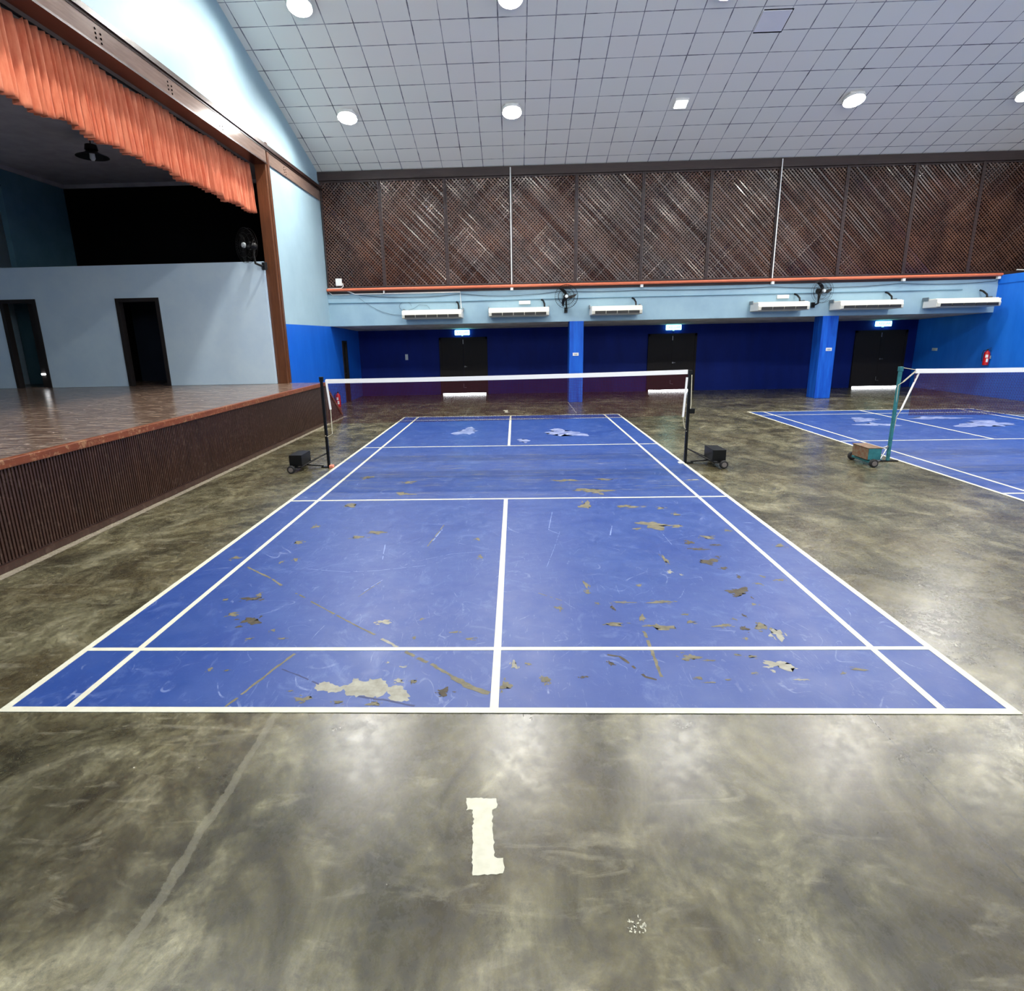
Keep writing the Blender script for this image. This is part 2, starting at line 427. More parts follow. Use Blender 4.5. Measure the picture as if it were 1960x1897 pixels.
# stage partition with its two doorways, loft over it
m = MB()
PY0, PY1 = 12.3, 12.42
XB = -14.4
def wallseg(x0, x1, z0, z1): m.box(x0, x1, PY0, PY1, z0, z1)
wallseg(-9.02, -6.18, 1.09, 4.14); wallseg(-12.28, -10.12, 1.09, 4.14); wallseg(XB, -13.2, 1.09, 4.14)
wallseg(-10.12, -9.02, 3.31, 4.14); wallseg(-13.2, -12.28, 3.34, 4.14)
struct(m.build('wall_stage', 'stagewall'))
struct(MB().box(XB-.15, XB-.01, .95, 14.7, 1.05, 6.7).build('wall_back', 'stagewall'))
struct(MB().box(-14.4, -6.1, 14.6, 14.7, 1.05, 6.7).build('wall_loft', 'black'))
struct(MB().box(-12.8, -12.65, 12.42, 14.6, 4.1, 6.6).build('wall_loft_end', 'teal'))
struct(MB().box(-14.4, -6.12, 12.42, 14.6, 4.0, 4.1).build('ceiling_rooms', 'stageceil'))
struct(MB().box(-14.55, -6.12, .85, 14.7, 6.6, 6.7).build('ceiling_stage', 'stageceil'))
struct(MB().box(-12.65, -6.3, 14.54, 14.6, 6.5, 6.6).box(-12.65, -12.58, 12.0, 14.6, 6.5, 6.6).build('trim_10', 'stageceil'))
struct(MB().box(XB, -6.12, .80, .94, 0, 6.7).build('wall_stage_near', 'stagewall'))
# rooms behind the partition
struct(MB().box(-14.4, -6.12, 12.44, 14.6, 1.0, 1.085).build('floor_rooms', 'stagefloor'))
struct(MB().box(-11.2, -6.12, 14.5, 14.58, 1.09, 4.0).box(-8.0, -7.9, 12.42, 14.5, 1.09, 4.0).build('wall_room', 'navy'))
struct(MB().box(-12.0, -11.9, 12.42, 14.6, 1.09, 4.0).box(-14.3, -13.0, 14.0, 14.1, 1.09, 4.0).build('wall_store', 'teal'))
struct(MB().box(-14.3, -11.9, 14.4, 14.5, 1.09, 4.0).build('wall_store_far', 'navy'))

def doorframe(name, x0, x1, y0, y1, z0, z1, wdt=.09):
    return MB().box(x0, x0+wdt, y0, y1, z0, z1).box(x1-wdt, x1, y0, y1, z0, z1).box(x0+wdt, x1-wdt, y0, y1, z1-wdt, z1).build(name, 'door')
struct(doorframe('door_5', -10.14, -9.0, 12.27, 12.44, 1.09, 3.33))
struct(doorframe('door_6', -13.22, -12.26, 12.27, 12.44, 1.09, 3.36))
d6 = bpy.data.objects['door_6']
MB().box(-12.66, -12.36, 12.5, 12.54, 1.09, 3.27).build('door_leaf', 'door', d6)
MB().box(-12.64, -12.37, 12.47, 12.5, 1.42, 1.46).build('daylight_gap', 'daylight', d6)
d5 = bpy.data.objects['door_5']
MB().box(-9.55, -9.1, 13.9, 13.94, 1.09, 1.9).build('low_cabinet_board', 'navy', d5)

# ---------------------------------------------------------------- stage
st = thing('stage', 'raised wooden stage with a ribbed dark brown front', 'stage', (0, 0, 0))
SX = -4.93
MB().box(XB, -5.9, .96, 12.42, .95, 1.085).box(-5.9, SX-.02, -1, 12.5, .95, 1.085).build('stage_floor', 'stagefloor', st)
MB().box(SX-.06, SX+.025, -1, 12.48, 1.0, 1.092).build('nosing', 'nosing', st, bevel=.01)
m = MB()
m.prism([(-1, .06), (13.72, .06), (12.50, 1.0), (-1, 1.0)], 'x', SX-.06, SX-.02)
y = -1.0
while y < 12.45:
    m.box(SX-.02, SX-.003, y, y+.022, .09, 1.0); y += .042
m.build('front_panel', 'skirt', st)
m = MB().box(SX-.05, SX+.012, -1, 13.8, .0, .07)
m.build('plinth', 'skirt', st)
MB().bar((SX-.03, 12.46, 1.04), (SX-.03, 13.84, .03), .07, .06, (0, 0, 1)).build('stair_stringer', 'nosing', st)
m = MB()
for k in range(5):
    z1 = 1.0-.2*k; y0 = 12.5+.26*k
    m.box(-5.88, SX-.07, y0, y0+.26, 0.0, z1-.0)
m.build('steps', 'skirt', st)
MB().box(-5.88, SX-.07, -1, 12.4, 0.01, .9).build('stage_core', 'voidm', st)

# valance curtain
bm = bmesh.new(); N = 2400; NZ = 16
random.seed(3)
ph = []; t = 0
y0c, y1c = 1.05, 12.36
ctrl = [];
yv = y0c
while yv < y1c+.5:
    ctrl.append((yv, random.uniform(.5, 1.25)*(1 if len(ctrl) % 2 else -1), random.uniform(-.5, .5))); yv += random.choice((.03, .04, .05, .065, .08, .1))
def pleat(y):
    # piecewise smooth between alternating folds
    lo, hi = 0, len(ctrl)-1
    while hi-lo > 1:
        md = (lo+hi)//2
        if ctrl[md][0] <= y: lo = md
        else: hi = md
    a, b = ctrl[lo], ctrl[hi]; f = (y-a[0])/(b[0]-a[0]); f = f*f*(3-2*f)
    return a[1]*(1-f)+b[1]*f, a[2]*(1-f)+b[2]*f
rows = []
for j in range(NZ+1):
    g = j/NZ; row = []
    for i in range(N+1):
        y = y0c+(y1c-y0c)*i/N
        p, q = pleat(y); slow = noise.noise(Vector((y*.9, 3, 0)))
        ztop = 6.40-.07*(.5-.5*math.cos(2*PI*(y-y0c)/1.9))*(1 if slow > -.1 else .4)
        zbot = 5.29+.05*math.floor(3*noise.noise(Vector((y*1.7, 9, 0))))/2+.02*q
        amp = .036+.055*g**.7
        x = -6.29+amp*p+.02*slow+.015*g*noise.noise(Vector((y*6, g*3, 5)))
        yy = y+.045*g*q+.02*g*noise.noise(Vector((y*2, g, 8)))
        row.append(bm.verts.new((x, yy, ztop+(zbot-ztop)*g)))
    rows.append(row)
for j in range(NZ):
    for i in range(N): bm.faces.new((rows[j][i], rows[j][i+1], rows[j+1][i+1], rows[j+1][i]))
mm = MB(); mm.bm.free(); mm.bm = bm
cur = mm.build('valance_curtain', 'fabric', smooth=True)
sol = cur.modifiers.new('thick', 'SOLIDIFY'); sol.thickness = .006
tag(cur, 'salmon pink pleated valance curtain hanging in the stage opening', 'curtain')
o = MB().tube([(-6.33, 1.06, 6.40), (-6.33, 12.34, 6.40)], .02, 8).build('curtain_rail', 'blackm'); tag(o, 'dark rail that carries the salmon valance under the stage header', 'curtain rail')

# pendant lamp over the stage
pl = thing('pendant_lamp', 'dark industrial bell pendant lamp hanging over the stage', 'lamp', (-8.95, 10.58, 6.15))
MB().tube([(0, 0, .2), (0, 0, .45)], .012, 6).build('cord', 'blackm', pl)
MB().lathe([(.01, .24), (.11, .22), (.13, .12), (.10, .10), (.14, .06), (.31, -.01), (.32, -.02), (.30, -.02), (.12, .05), (.01, .09)], 28).build('lamp_shade', 'blackm', pl, smooth=True)
MB().lathe([(.01, .08), (.05, .06), (.055, -.05), (.03, -.09), (.01, -.09)], 16).build('bulb', 'hub', pl, smooth=True)

# ---------------------------------------------------------------- lattice panels
PX = [XL+.03, -4.03, -1.98, .065, 2.10, 4.15, 6.21, 8.25, 10.28, 12.30, 14.27, 16.3, 18.35]
def make_lattice(name, wd, seed):
    root = thing(name, '', 'lattice panel', (0, 0, 0), 0, 'wooden lattice panels above the beam')
    z0, z1 = 3.80, 6.99; f = .05
    MB().box(0, f, -.045, .06, z0, z1).box(wd-f, wd, -.045, .06, z0, z1).box(f, wd-f, -.03, .05, z0, z0+.05).box(f, wd-f, -.03, .05, z1-.05, z1).build('frame', 'darkwood', root, bevel=.006)
    rnd = random.Random(seed)
    def clip(a, dirx):                       # 45 degree line inside the frame; a = offset
        pts = []
        x0, x1, za, zb = f*.6, wd-f*.6, z0+.03, z1-.03
        # line: z = za + (x*dirx) + a
        for x in (x0, x1):
            z = za+dirx*x+a
            if za <= z <= zb: pts.append((x, z))
        for z in (za, zb):
            x = (z-za-a)/dirx
            if x0 < x < x1: pts.append((x, z))
        return sorted(pts)[:2] if len(pts) >= 2 else None
    P = .108
    for nm, dirx, yo in (('front_slats', -1, -.012), ('rear_slats', 1, .004)):
        m = MB(); a = -wd-.2 if dirx > 0 else 0
        end = 3.3+wd
        while a < end:
            c = clip(a, dirx)
            if c and abs(c[0][0]-c[1][0]) > .03:
                tilt = rnd.gauss(0, .09)+.10*math.sin(a*2.1+seed)
                up = Vector((dirx*-.0+tilt*.7, -1, tilt*.7*-dirx))
                yv = rnd.uniform(-.002, .002)
                m.bar((c[0][0], yo+yv, c[0][1]), (c[1][0], yo+yv+rnd.uniform(-.003, .003), c[1][1]), .037, .008, up)
            a += P
        m.build(nm, 'lattice', root)
    return root
names = ['first', 'second', 'third', 'fourth', 'fifth', 'sixth', 'seventh', 'eighth', 'ninth', 'tenth', 'eleventh', 'twelfth']
extra = ['', '', ', left of the left white pipe', ', right of the left white pipe', '', '', '', ', left of the right white pipe', ', right of the right white pipe', '', ', above the low blue wall', '']
protos = []
for i in range(12):
    x0, x1 = PX[i], PX[i+1]; wd = x1-x0
    lab = 'brown wooden lattice panel, %s from the stage wall%s' % (names[i], extra[i])
    if i < 4 or wd < 1.99 or i == 10:
        r = make_lattice('lattice_panel', wd, i+1); r.location = (x0, YB+.03, 0); r['label'] = lab
        if i in (1, 2, 3): protos.append((r, wd))
    else:
        pr, pw = protos[i % 3]
        r = dup(pr, (x0, YB+.03, 0), lab, scale=(wd/pw, 1, 1))
        if i == 5: pass

# pipes in front of the lattice
o = MB().tube([(XL+.02, YB-.10, 3.745), (XR-.0, YB-.10, 3.745)], .046, 12).build('orange_pipe', 'orange', smooth=True)
tag(o, 'long orange pipe running below the wooden lattice panels', 'pipe')
for x, zt, lab in ((.065, 7.2, 'thin white vertical pipe on the lattice, nearer the stage'), (8.25, 7.2, 'thin white vertical pipe on the lattice, nearer the right wall')):
    o = MB().tube([(x, YB-.09, 3.80), (x, YB-.09, zt)], .018, 8).build('vertical_pipe', 'white', smooth=True)
    tag(o, lab, 'pipe', 'white vertical pipes on the lattice')
cl = None
for x, lab in ((.065, 'under the left white vertical pipe'), (4.19, 'between the two wall fans'), (8.28, 'under the right white vertical pipe'),
               (12.31, 'above the air conditioner second from the right'), (15.2, 'at the right end of the orange pipe'), (-4.06, 'the narrow one nearest the stage')):
    m = MB().box(-.045, .045, -.055, .045, -.045, .045) if x > -4 else MB().box(-.02, .02, -.04, .04, -.06, .05)
    o = m.build('pipe_clip', 'white', bevel=.008); o.location = (x, YB-.06, 3.66)
    tag(o, 'white clip below the orange pipe, '+lab, 'clip', 'white clips under the orange pipe')

# conduits and cables on the beam
o = MB().tube([(XL+.01, YB-.02, 3.35), (-1.78, YB-.02, 3.32), (1.0, YB-.02, 3.335), (6.07, YB-.02, 3.335), (14.2, YB-.02, 3.335)], .014, 6).build('painted_conduit', 'conduit', smooth=True)
tag(o, 'thin painted conduit running level along the pale blue beam', 'conduit')
o = MB().tube([(XL+.01, YB-.02, 3.725), (-5.27, YB-.02, 3.72), (-5.02, YB-.03, 3.61), (-4.08, YB-.03, 3.605), (-1.60, YB-.03, 3.605), (-1.58, YB-.03, 3.10)], .02, 8).build('cable_trunking', 'white')
tag(o, 'white cable trunking that bends down to the leftmost air conditioner', 'cable')
o = MB().tube([(XL+.01, YB-.025, 3.72), (-5.75, YB-.03, 3.60), (-5.2, YB-.03, 3.60)], .012, 6).build('cable_trunking', 'white')
tag(o, 'short white cable under the orange pipe in the corner by the stage wall', 'cable')
def sag(pts, n=10):
    out = []
    for (a, b, s) in pts:
        for i in range(n):
            t = i/n; out.append((a[0]+(b[0]-a[0])*t, YB-.02, a[1]+(b[1]-a[1])*t-s*4*t*(1-t)))
    out.append((pts[-1][1][0], YB-.02, pts[-1][1][1])); return out
o = MB().tube(sag([((-4.9, 3.58), (-1.6, 3.55), .09), ((-1.6, 3.55), (1.6, 3.56), .10), ((1.6, 3.56), (4.2, 3.54), .03), ((4.2, 3.54), (8.3, 3.54), .03), ((8.3, 3.54), (12.3, 3.56), .07), ((12.3, 3.56), (15.2, 3.57), .06)]), .008, 5).build('sagging_cable', 'cable')
tag(o, 'thin grey cable sagging along the top of the pale blue beam', 'cable')
o = MB().tube([(-4.9, YB-.02, 3.5)]+[(-4.9+1.9*t, YB-.02, 3.5-1.62*t+1.15*t*t) for t in [i/10 for i in range(1, 11)]], .005, 5).build('loose_wire', 'cable')
tag(o, 'loose thin wire drooping on the beam left of the leftmost air conditioner', 'wire')
o = MB().tube([(-3.3+.2*math.cos(a)-.1, YB-.02, 3.2+.14*math.sin(a)) for a in [i*.5 for i in range(11)]]+[(-3.1, YB-.02, 3.14), (-2.95, YB-.02, 3.24), (-2.7, YB-.02, 3.22), (-2.6, YB-.02, 3.1)], .005, 5).build('loose_wire', 'cable')
tag(o, 'tangle of thin wire looping above the leftmost air conditioner', 'wire')
jb = thing('junction_box', 'white square box low on the first lattice panel by the stage wall', 'junction box', (-5.50, YB-.06, 3.985))
MB().box(-.105, .105, -.04, .0, -.115, .115).build('cover', 'white', jb, bevel=.02)
MB().tube([(.12, 0, -.03), (.125, 0, -.13), (.06, 0, -.185), (-.38, 0, -.19)], .014, 6).build('cable', 'white', jb)
for x, lab in ((.475, 'small white box on the beam above the second air conditioner from the left'), (8.66, 'small white box on the beam above the fourth air conditioner from the left')):
    b = thing('emergency_light', lab, 'light', (x, YB-.001, 3.235), 0, 'small white boxes on the beam')
    MB().box(-.185, .185, -.06, 0, -.055, .055).build('housing', 'white', b, bevel=.01)
    MB().box(-.05, .15, -.064, -.06, -.01, .03).build('lens', 'hub', b)
o = MB().tube([(15.7, YB-.08, 3.88), (16.4, YB-.08, 3.84)], .02, 6).build('white_bar', 'white'); tag(o, 'short white bar on the lattice above the low blue wall', 'bar')

# ---------------------------------------------------------------- ceiling mounted air conditioners
def make_ac(wd, nwin, seed):
    r = thing('air_conditioner', '', 'air conditioner', (0, 0, 0), 0, 'air conditioners along the beam')
    prof = [(-.03, .25), (-.60, .25), (-.72, .11), (-.70, .0), (-.03, -.02)]
    MB().prism(prof, 'x', 0, wd).build('body', 'cream', r, bevel=.012)
    for xa in (-.008, wd-.012): MB().box(xa, xa+.02, -.68, -.05, -.01, .23).build('end_cover', 'white', r, bevel=.01)
    rnd = random.Random(seed); ww = (wd-.16)/nwin
    m = MB(); m2 = MB()
    for i in range(nwin):
        x0 = .08+i*ww
        m.box(x0+.01, x0+ww-.01, -.735, -.69, .012, .098)
        for q in range(3):
            if rnd.random() < .75: m2.bar((x0+.012, -.742, .030+.026*q), (x0+ww-.012, -.742, .030+.026*q), .012, .006, (0, 0, 1))
    m.build('air_outlet', 'grille', r); m2.build('louvre', 'slat', r)
    MB().tube([(wd-.12, -.28, .26), (wd-.12, -.25, .36), (wd-.15, -.12, .46), (wd-.2, -.04, .50)], .028, 8).build('refrigerant_hose', 'blackm', r, smooth=True)
    for xa in (-.03, wd+.01): MB().box(xa, xa+.02, -.3, -.02, .2, .3).build('bracket', 'steel', r)
    return r
acL = make_ac(1.88, 5, 2); acS = make_ac(1.55, 4, 5)
acL.location = (-3.40, 16.55, 2.80); acL['label'] = 'long white air conditioner on the beam, first from the left, under the wire tangle'
dup(acL, (-.66, 16.55, 2.81), 'long white air conditioner on the beam, second from the left, left of the pillar')
acS.location = (2.56, 16.55, 2.80); acS['label'] = 'shorter white air conditioner just right of the left wall fan'
dup(acS, (7.66, 16.55, 2.81), 'shorter white air conditioner just left of the right wall fan')
dup(acL, (10.15, 16.55, 2.80), 'long white air conditioner just right of the right wall fan')
dup(acL, (13.04, 16.55, 2.80), 'long white air conditioner nearest the right wall')

# ---------------------------------------------------------------- wall fans
def make_fan(seed):
    r = thing('wall_fan', '', 'fan', (0, 0, 0), 0, 'black wall fans')
    m = MB()
    for R_, yo in ((.36, 0), (.355, .09), (.25, -.03), (.14, -.045), (.25, .12)): m.ring((0, yo, 0), R_, .0045, 32, 4)
    for k in range(36):
        a = 2*PI*k/36; c, s_ = math.cos(a), math.sin(a)
        m.tube([(.05*c, -.055, .05*s_), (.2*c, -.045, .2*s_), (.36*c, 0, .36*s_), (.30*c, .1, .30*s_), (.08*c, .13, .08*s_)], .0022, 4, False)
    m.build('cage', 'blackm', r)
    m = MB()
    for k in range(3):
        a0 = seed+2*PI*k/3; n = 8; L_, R2 = [], []
        for i in range(n+1):
            t = .05+.27*i/n; wv = .035+.05*math.sin(PI*min(1, i/n*1.05)); sw = a0+.55*i/n
            for lst, sg in ((L_, -1), (R2, 1)):
                aa = sw+sg*wv/t*.6; lst.append(m.bm.verts.new((t*math.cos(aa), .03+sg*.018, t*math.sin(aa))))
        for i in range(n): m.bm.faces.new((L_[i], L_[i+1], R2[i+1], R2[i]))
    o = m.build('blade', 'blackm', r); s_ = o.modifiers.new('t', 'SOLIDIFY'); s_.thickness = .006
    MB().lathe([(.01, -.06), (.045, -.055), (.06, -.02), (.055, 0)], 20, Matrix.Rotation(-PI/2, 4, 'X') @ Matrix.Diagonal((1, 1, 1, 1))).build('hub', 'hub', r, smooth=True)
    MB().lathe([(.05, .08), (.085, .10), (.085, .24), (.04, .28)], 20, Matrix.Rotation(-PI/2, 4, 'X')).build('motor', 'blackm', r, smooth=True)
    MB().tube([(0, .2, -.05), (.01, .19, -.22), (.02, .2, -.36), (.02, .34, -.40), (.02, .44, -.40)], .026, 10).box(-.03, .07, .38, .45, -.48, -.32).build('wall_bracket', 'blackm', r)
    return r
fan = make_fan(1.75); fan.location = (1.78, 16.1, 3.37); fan['label'] = 'black wall fan with round wire cage above the left blue pillar'
f2 = dup(fan, (9.70, 16.1, 3.36), 'black wall fan with round wire cage above the right blue pillar', rz=.25)
f3 = dup(fan, (-6.42, 11.9, 4.47), 'black wall fan above the pale stage partition by the opening', rz=-.62, scale=(1.12, 1.12, 1.12))

# ---------------------------------------------------------------- doors, exit signs, small wall fittings
def make_door(i, x0, x1, zt):
    d = struct(MB().box(x0, x0+.08, 19.93, 20.0, 0, zt).box(x1-.08, x1, 19.93, 20.0, 0, zt).box(x0, x1, 19.93, 20.0, zt-.08, zt).build('door_%d' % i, 'door'))
    xm = (x0+x1)/2
    for a, b in ((x0+.08, xm-.004), (xm+.004, x1-.08)):
        l = MB().box(a, b, 19.95, 19.985, .055, zt-.08).build('door_leaf', 'door', d)
    MB().box(x0+.05, x1-.05, 19.975, 19.995, .003, .055).build('daylight_gap', 'daylight', d)
    MB().box(xm-.012, xm+.012, 19.93, 19.95, zt-.25, zt-.09).build('top_bolt', 'steel', d)
    MB().tube([(xm+.05, 19.95, 1.08), (xm+.05, 19.9, 1.08), (xm+.13, 19.9, 1.08)], .012, 8).lathe([(.03, 0), (.03, .012)], 14, Matrix.Translation((xm+.05, 19.95, 1.08)) @ Matrix.Rotation(PI/2, 4, 'X')).build('door_handle', 'steel', d)
    MB().tube([(xm-.02, 19.93, .42), (xm-.02, 19.93, .28), (xm+.08, 19.92, .27)], .007, 6).build('floor_bolt', 'steel', d)
    return d
make_door(1, -2.79, -.93, 2.19); make_door(2, 5.24, 7.08, 2.17); make_door(3, 13.0, 14.92, 2.14)
d4 = struct(MB().box(-6.06, XL+.03, 17.68, 17.75, 0, 2.15).box(-6.06, XL+.03, 18.15, 18.22, 0, 2.15).box(-6.06, XL+.03, 17.75, 18.15, 2.08, 2.15).build('door_4', 'door'))
MB().box(-6.04, -5.97, 17.75, 18.15, .02, 2.08).build('door_leaf', 'door', d4)
MB().tube([(-5.97, 17.82, 1.02), (-5.92, 17.82, 1.02), (-5.92, 17.93, 1.02)], .012, 6).build('door_handle', 'steel', d4)

def text_mesh(txt, size, mat, parent, loc, rot, name='lettering'):
    cu = bpy.data.curves.new('t', 'FONT'); cu.body = txt; cu.size = size; cu.extrude = .002; cu.align_x = 'CENTER'; cu.align_y = 'CENTER'
    to = bpy.data.objects.new('t', cu); COL.objects.link(to)
    bpy.context.view_layer.update()
    me = bpy.data.meshes.new_from_object(to.evaluated_get(bpy.context.evaluated_depsgraph_get()))
    bpy.data.objects.remove(to); me.name = name; me.materials.clear(); me.materials.append(MT[mat])
    o = bpy.data.objects.new(name, me); COL.objects.link(o); o.parent = parent; o.location = loc; o.rotation_euler = rot
    return o
ex = thing('exit_sign', 'glowing cyan exit sign over the left double door', 'exit sign', (-1.88, 19.93, 2.365), 0, 'glowing exit signs over the doors')
MB().box(-.285, .285, -.05, .05, -.095, .095).build('lit_panel', 'exitface', ex, bevel=.02)
MB().box(-.03, .03, .0, .05, -.13, -.09).build('bracket', 'white', ex)
text_mesh('KELUAR', .12, 'exittext', ex, (.02, -.052, 0), (PI/2, 0, 0))
dup(ex, (6.17, 19.93, 2.395), 'glowing cyan exit sign over the middle double door')
dup(ex, (13.96, 19.93, 2.37), 'glowing cyan exit sign over the right double door')
for x, lab in ((2.13, 'small white notice plate on the left blue pillar'), (10.27, 'small white notice plate on the right blue pillar')):
    b = thing('notice_plate', lab, 'sign', (x, 16.5, 1.575), 0, 'white plates on the pillars')
    MB().box(-.095, .095, -.012, 0, -.05, .05).build('plate', 'white', b, bevel=.004)
    MB().box(-.06, .05, -.0135, -.012, .0, .012).box(-.04, .06, -.0135, -.012, -.025, -.015).build('print', 'cable', b)
for x, z, a, lab in ((-4.09, 1.48, .055, 'tall light switch plate left of the left double door'),):
    b = thing('light_switch', lab, 'switch', (x, 20.0, z)); MB().box(-a, a, -.015, 0, -.11, .11).build('plate', 'hub', b, bevel=.004)
    MB().box(-.03, .03, -.022, -.015, .03, .08).box(-.03, .03, -.022, -.015, -.03, .015).box(-.03, .03, -.022, -.015, -.085, -.045).build('rocker', 'white', b)
b = thing('socket_plate', 'small pale socket plate on the right wall by the right double door', 'socket', (XR, 18.9, 1.43))
MB().box(-.02, 0, -.13, .13, -.05, .05).build('plate', 'hub', b, bevel=.004); MB().box(-.026, -.02, -.07, .03, -.02, .02).build('socket_face', 'white', b)

# fire extinguishers
def make_ext():
    r = thing('fire_extinguisher', '', 'fire extinguisher', (0, 0, 0), 0, 'red fire extinguishers')
    MB().lathe([(.07, 0), (.08, .01), (.08, .36), (.068, .41), (.03, .445), (.022, .46), (.01, .47)], 24).build('cylinder', 'redp', r, smooth=True)
    MB().box(-.02, .02, -.02, .02, .46, .50).bar((.0, 0, .50), (.09, 0, .545), .02, .008).bar((0, 0, .485), (.09, 0, .47), .02, .008).build('valve_handle', 'blackm', r)
    MB().tube([(-.02, 0, .48), (-.09, 0, .46), (-.115, 0, .36), (-.11, 0, .2), (-.1, 0, .12)], .010, 8).build('hose', 'rubber', r)
    # printed labels wrap the cylinder
    m = MB()
    for (a0, a1, z0, z1) in ((-2.1, -1.2, .24, .33), (-1.7, -1.0, .10, .21)):
        n = 8; A = [m.bm.verts.new((.0812*math.cos(a0+(a1-a0)*i/n), .0812*math.sin(a0+(a1-a0)*i/n), z0)) for i in range(n+1)]
        B = [m.bm.verts.new((.0812*math.cos(a0+(a1-a0)*i/n), .0812*math.sin(a0+(a1-a0)*i/n), z1)) for i in range(n+1)]
        for i in range(n): m.bm.faces.new((A[i], A[i+1], B[i+1], B[i]))
    m.build('label', 'white', r)
    return r
e1 = make_ext(); e1.location = (-5.78, 16.28, 0); e1['label'] = 'red fire extinguisher standing on the floor beyond the stage steps'
e2 = dup(e1, (15.17, 16.36, .99), 'red fire extinguisher hung on the blue right wall', rz=-.5)
MB().box(.07, .11, -.03, .03, .2, .3).build('wall_hook', 'steel', e2)

# ---------------------------------------------------------------- ceiling lamps
def make_lamp(lit):
    r = thing('ceiling_lamp', '', 'lamp', (0, 0, 0), 0, '')
    h = .18 if lit else .17
    hb = MB().box(-h, h, -h, h, -.03, .02)
    if lit: hb.lathe([(.262, -.03), (.262, -.105), (.25, -.105), (.25, -.035)], 36)  # rim added to cut the lamp's grazing light on upper wall and ceiling
    hb.build('housing', 'white', r)
    if lit: MB().lathe([(.01, -.058), (.12, -.055), (.20, -.045), (.232, -.032)], 28).build('diffuser', 'lamp', r, smooth=True)
    else:
        m = MB()
        for q in (-1, 0, 1): m.box(-.145, .145, q*.1-.036, q*.1+.036, -.045, -.03)
        m.build('tube_strip', 'lampoff', r)
    return r
ang = math.atan(.31)
LXS = (-4.22, .14, 4.53, 8.93, 13.27)
cols = ['first', 'second', 'third', 'fourth', 'fifth']
lit = make_lamp(True); first = True
for ry, rn in ((14.1, 'lower visible row'), (10.88, 'upper visible row'), (2.5, 'row above the camera')):
    for ci, lx in enumerate(LXS):
        if ry == 14.1 and ci == 2: continue
        lab = 'bright square ceiling lamp, %s from the stage side in the %s' % (cols[ci], rn)
        z = zc(ry)-.02; a = -ang if ry > 6.7 else ang
        r = lit if first else dup(lit, (0, 0, 0), lab)
        first = False
        r.location = (lx, ry, z); r.rotation_euler = (a, 0, 0); r['label'] = lab; r['group'] = 'ceiling lamps'
o_ = make_lamp(False); o_.location = (4.53, 14.11, zc(14.11)-.02); o_.rotation_euler = (-ang, 0, 0)
o_['label'] = 'dim ceiling lamp with three bare strips, between two bright lamps'; o_['group'] = 'ceiling lamps'
# loose ceiling tile with its dark gap
lt = thing('loose_ceiling_tile', 'loose ceiling tile with dark gaps at its edges, high in the slope', 'ceiling tile', (5.83, 11.78, zc(11.78)-.001)); lt.rotation_euler = (-ang, 0, 0)
MB().box(-.31, .315, -.30, .315, -.004, .0).build('dark_gap', 'voidm', lt)
MB().box(-.32, .288, -.278, .262, -.022, -.006).build('tile', 'tile', lt)

